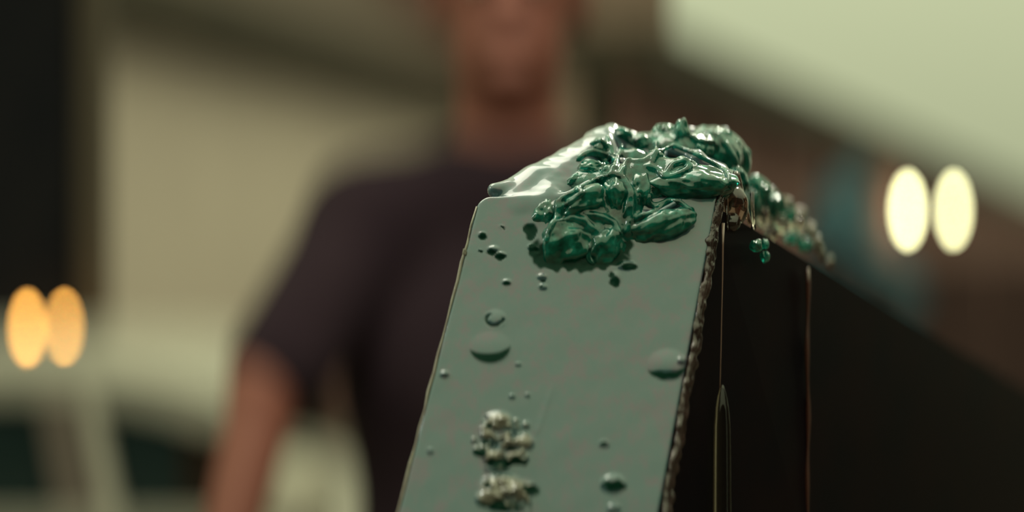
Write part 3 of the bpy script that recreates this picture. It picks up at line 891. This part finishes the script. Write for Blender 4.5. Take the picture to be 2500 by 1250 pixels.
    WEBS = [([(1334, 590), (1338, 570), (1347, 549), (1361, 531), (1365, 492), (1396, 471), (1449, 440), (1481, 429)], 5.5),
            ([(1481, 429), (1502, 424), (1523, 436), (1534, 457), (1541, 471), (1534, 500), (1527, 527)], 3.5),
            ([(1586, 478), (1583, 499), (1604, 503), (1632, 489), (1657, 492), (1689, 513)], 3.5), ([(1550, 533), (1583, 524), (1618, 503)], 6),
            ([(1407, 394), (1428, 373), (1467, 380), (1484, 401), (1477, 415)], 4), ([(1412, 384), (1450, 368), (1490, 380)], 4), ([(1439, 352), (1467, 343), (1488, 362), (1491, 387)], 4),
            ([(1513, 429), (1530, 390), (1572, 394), (1594, 376), (1643, 355), (1678, 366), (1713, 383), (1766, 411), (1780, 429), (1784, 461)], 4),
            ([(1622, 429), (1643, 401), (1674, 390), (1685, 408), (1657, 425), (1630, 432)], 3), ([(1784, 418), (1812, 422), (1826, 457), (1833, 513)], 3.5),
            ([(1579, 404), (1608, 415), (1622, 436)], 3), ([(1540, 470), (1544, 500), (1537, 540), (1532, 570)], 3), ([(1440, 523), (1470, 530), (1500, 545), (1515, 570)], 2.5),
            ([(1405, 456), (1425, 470), (1400, 490), (1380, 500)], 3), ([(1480, 330), (1490, 360), (1500, 400), (1492, 425)], 4), ([(1520, 350), (1510, 380), (1500, 415)], 4),
            ([(1600, 345), (1602, 375), (1590, 400)], 3), ([(1685, 330), (1700, 345), (1745, 345)], 4), ([(1715, 320), (1755, 330), (1780, 365), (1800, 400)], 3.5),
            ([(1365, 540), (1400, 530), (1430, 540), (1450, 560)], 2.5), ([(1440, 600), (1436, 630), (1450, 645)], 1.5)]
    for pth, rad in WEBS:
        fine = []
        for (a, b), (c, d) in zip(pth[:-1], pth[1:]):
            for q in np.linspace(0, 1, 7)[:-1]: fine.append((a + (c - a) * q + .5 * math.sin(len(fine) * 1.3), b + (d - b) * q + .5 * math.sin(len(fine) * .9)))
        fine.append(pth[-1])
        dep = []
        for a, b in fine:
            dr_ = Vector(((a - 1250) / FPX, 1.0, -(b - 625) / FPX))
            hit = tree.ray_cast(Vector((0, 0, H)), dr_.normalized())
            dep.append(hit[0][1] if hit[0] is not None and hit[0][1] < .45 else (dep[-1] if dep else .355))
        dep = np.array(dep)
        sm = np.array([dep[max(0, i - 1):i + 2].min() for i in range(len(dep))]); sm = np.convolve(np.pad(sm, 2, 'edge'), np.ones(5) / 5, 'valid')
        n_ = len(fine)
        pt = [P(a, b, y_ + .00005) for (a, b), y_ in zip(fine, sm)]
        rr = [rad * .55 * px * (.45 + .55 * math.sin(math.pi * min(max(i / (n_ - 1), .03), .97)) + .12 * math.sin(i * .9)) for i in range(n_)]
        for i in range(n_ - 1):
            if np.linalg.norm(pt[i + 1] - pt[i]) < .004: G.cone(pt[i], pt[i + 1], rr[i], rr[i + 1], .0012)
    gel = G.mesh('gel_filling', M['gel'], t, disp=lambda V: V + NRM * (wav(V, 1400, 5) * .00010)[:, None])

    # ---------- dark clear blob hanging off the corner, strands and drips
    B = Field([.050, .344, H - .008], [.072, .382, H + .024], .0004)
    B.ell(P(1792, 505, .3600), np.array([36, 34, 52]) * px, .001)
    B.ell(P(1785, 545, .3575), np.array([24, 20, 22]) * px, .001)
    B.cone(P(1795, 430, .362), P(1830, 545, .362), .0013, .0006, .0012)
    B.cone(P(1772, 480, .356), P(1776, 560, .354), .0007, .0004, .0008)
    B.mesh('hanging_blob', M['darkgel'], t, disp=lambda V: V + NRM * (wav(V, 1100, 15) * .0003)[:, None])
    def Yd(y): return float(side(1762, y, .0016)[1])
    tube('resin_strand', [P(x, y, Yd(y)) for x, y in ((1766, 545), (1765, 600), (1764, 680), (1762, 760), (1760, 860), (1757, 965))], [.0004, .00022, .00016, .00014, .00014, .0002], M['strand'], t)
    tube('resin_strand', [P(1836, 470, .366), P(1838, 520, .365), P(1840, 560, .365)], [.0006, .0004, .0007], M['clear'], t)
    dr = [(940, .3), (950, .7), (970, 1.2), (1000, 1.7), (1040, 2.0), (1100, 2.1), (1250, 2.2), (1330, 2.2), (1400, 1.9), (1430, 1.0), (1440, .3)]
    tube('resin_drip', [P(1763, y, Yd(y) - .0012) for y, r in dr], [r * .00098 for y, r in dr], M['clear'], t, n=28)
    # runs that dried on the dark side
    for x, y0, y1, r in ((1972, 655, 1420, .00055),):
        pts = [side(x + 1.5 * math.sin(y * .02), y, .0003) for y in np.linspace(y0, y1, 24)]
        tube('dried_run', pts, [r * (1 + .3 * math.sin(i * 1.3)) for i in range(24)], M['run'], t, n=8)

    # ---------- ragged brown crust along the right edge of the face
    rs = np.random.RandomState(3)
    K = Field([.030, .312, H - .070], [.056, .362, H + .020], .00042)
    ys = [478, 500, 530, 560, 590, 620, 660, 700, 745, 800, 850, 885, 930, 985, 1045, 1110, 1180, 1250, 1330]
    pts = [(edge_x(y) + 2 + 3 * math.sin(y * .031), y) for y in ys]
    for (a, b), (c, d) in zip(pts[:-1], pts[1:]):
        K.cone(face(a + rs.uniform(-3, 3), b, -.0008), face(c + rs.uniform(-3, 3), d, -.0008), rs.uniform(7, 10) * px, rs.uniform(7, 10) * px, .0007)
        K.cone(face(a + 5, b, -.0030), face(c + 5, d, -.0030), .0012, .0012, .0010)
    K.mesh('edge_crust', M['crust'], t, disp=lambda V: V + NRM * ((wav(V, 1500, 41) * 2.0 + wav(V, 3500, 42) * 1.2) * px)[:, None] + np.array([1, 0, 0]) * ((wav(V, 1700, 43) * 2.2) * px)[:, None])
    # thin pale lip along the left edge
    ys = list(range(505, 1340, 45))
    tube('edge_lip', [face(lip_x(y) - .5 + 1.6 * math.sin(y * .9), y, -.0002) for y in ys], [(.00032 + .00010 * math.sin(y * 1.7)) for y in ys], M['foam'], t)
    cen = face(lip_x(617), 617)
    chunk(lip_x(617), 617, cen[1], 6, 11, 6, 0, seed=90, m='foam', name='lip_bead')

def ico(sub):
    import bmesh
    bm = bmesh.new(); bmesh.ops.create_icosphere(bm, subdivisions=sub, radius=1.0)
    V = np.array([v.co[:] for v in bm.verts]); F = np.array([[v.index for v in f.verts] for f in bm.faces]); bm.free()
    return V, F
M['gel'] = mat('teal_gel', (.003, .075, .055), .04, (.012, .36, .28), 420, coat=.5, trans=.65, ior=1.5, bump=.2, bscale=500)
M['darkgel'] = mat('dark_clear_gel', (.20, .12, .09), .03, trans=.9, ior=1.5, coat=.5)
M['strand'] = mat('strand_resin', (.22, .13, .11), .12, coat=1)
M['run'] = mat('dried_run_resin', (.07, .022, .016), .25, coat=.8)
board()

# ---------------------------------------------------------------- blue film caught on the far part of the edge
def film():
    n, m_ = 60, 24
    V = []; F = []
    path = [P(2085, 468, 5.93), P(2050, 490, 5.93), P(2035, 555, 5.93), P(2070, 600, 5.9), P(2150, 640, 5.86), P(2270, 740, 5.86)]
    wd = [.07, .15, .14, .075, .06, .04]
    for i in range(n):
        u = i / (n - 1) * (len(path) - 1); k = min(int(u), len(path) - 2); f = u - k
        p = path[k] * (1 - f) + path[k + 1] * f; ww = wd[k] * (1 - f) + wd[k + 1] * f
        for j in range(m_):
            a = 2 * math.pi * j / m_
            rr = ww * (1 + .25 * math.sin(3 * a + i * .5) + .15 * math.sin(5 * a - i * .8)) * (.15 if i in (0, n - 1) else 1)
            V.append(p + np.array([math.cos(a) * rr * .7, math.sin(a) * rr * .5, math.sin(a + .6) * rr * .8]))
    for i in range(n - 1):
        for j in range(m_):
            F.append((i * m_ + j, i * m_ + (j + 1) % m_, (i + 1) * m_ + (j + 1) % m_, (i + 1) * m_ + j))
    o = make_obj('blue_tarpaulin', V, F, M['blue'])
    tag(o, 'crumpled blue tarpaulin draped over the end of the dark fence', 'tarpaulin')
film()

# ---------------------------------------------------------------- work bench under the board (below the frame)
def bench():
    z = H - .40
    t = thing('work_bench', 'wooden work bench carrying the leaning coated board', 'bench', (.1, .42, 0))
    for i in range(5):
        box('plank', (.1, .12 + i * .15, z - .025), (1.5, .145, .05), M['bench'], t, bevel=.004)
    for x in (-.6, .8):
        for y in (.1, .7):
            box('leg', (x, y, (z - .05) / 2), (.07, .07, z - .05), M['bench'], t, bevel=.004)
    box('rail', (.1, .70, z - .13), (1.33, .03, .1), M['bench'], t)
bench()
for o in sc.objects:
    if '_w' in o: del o['_w']
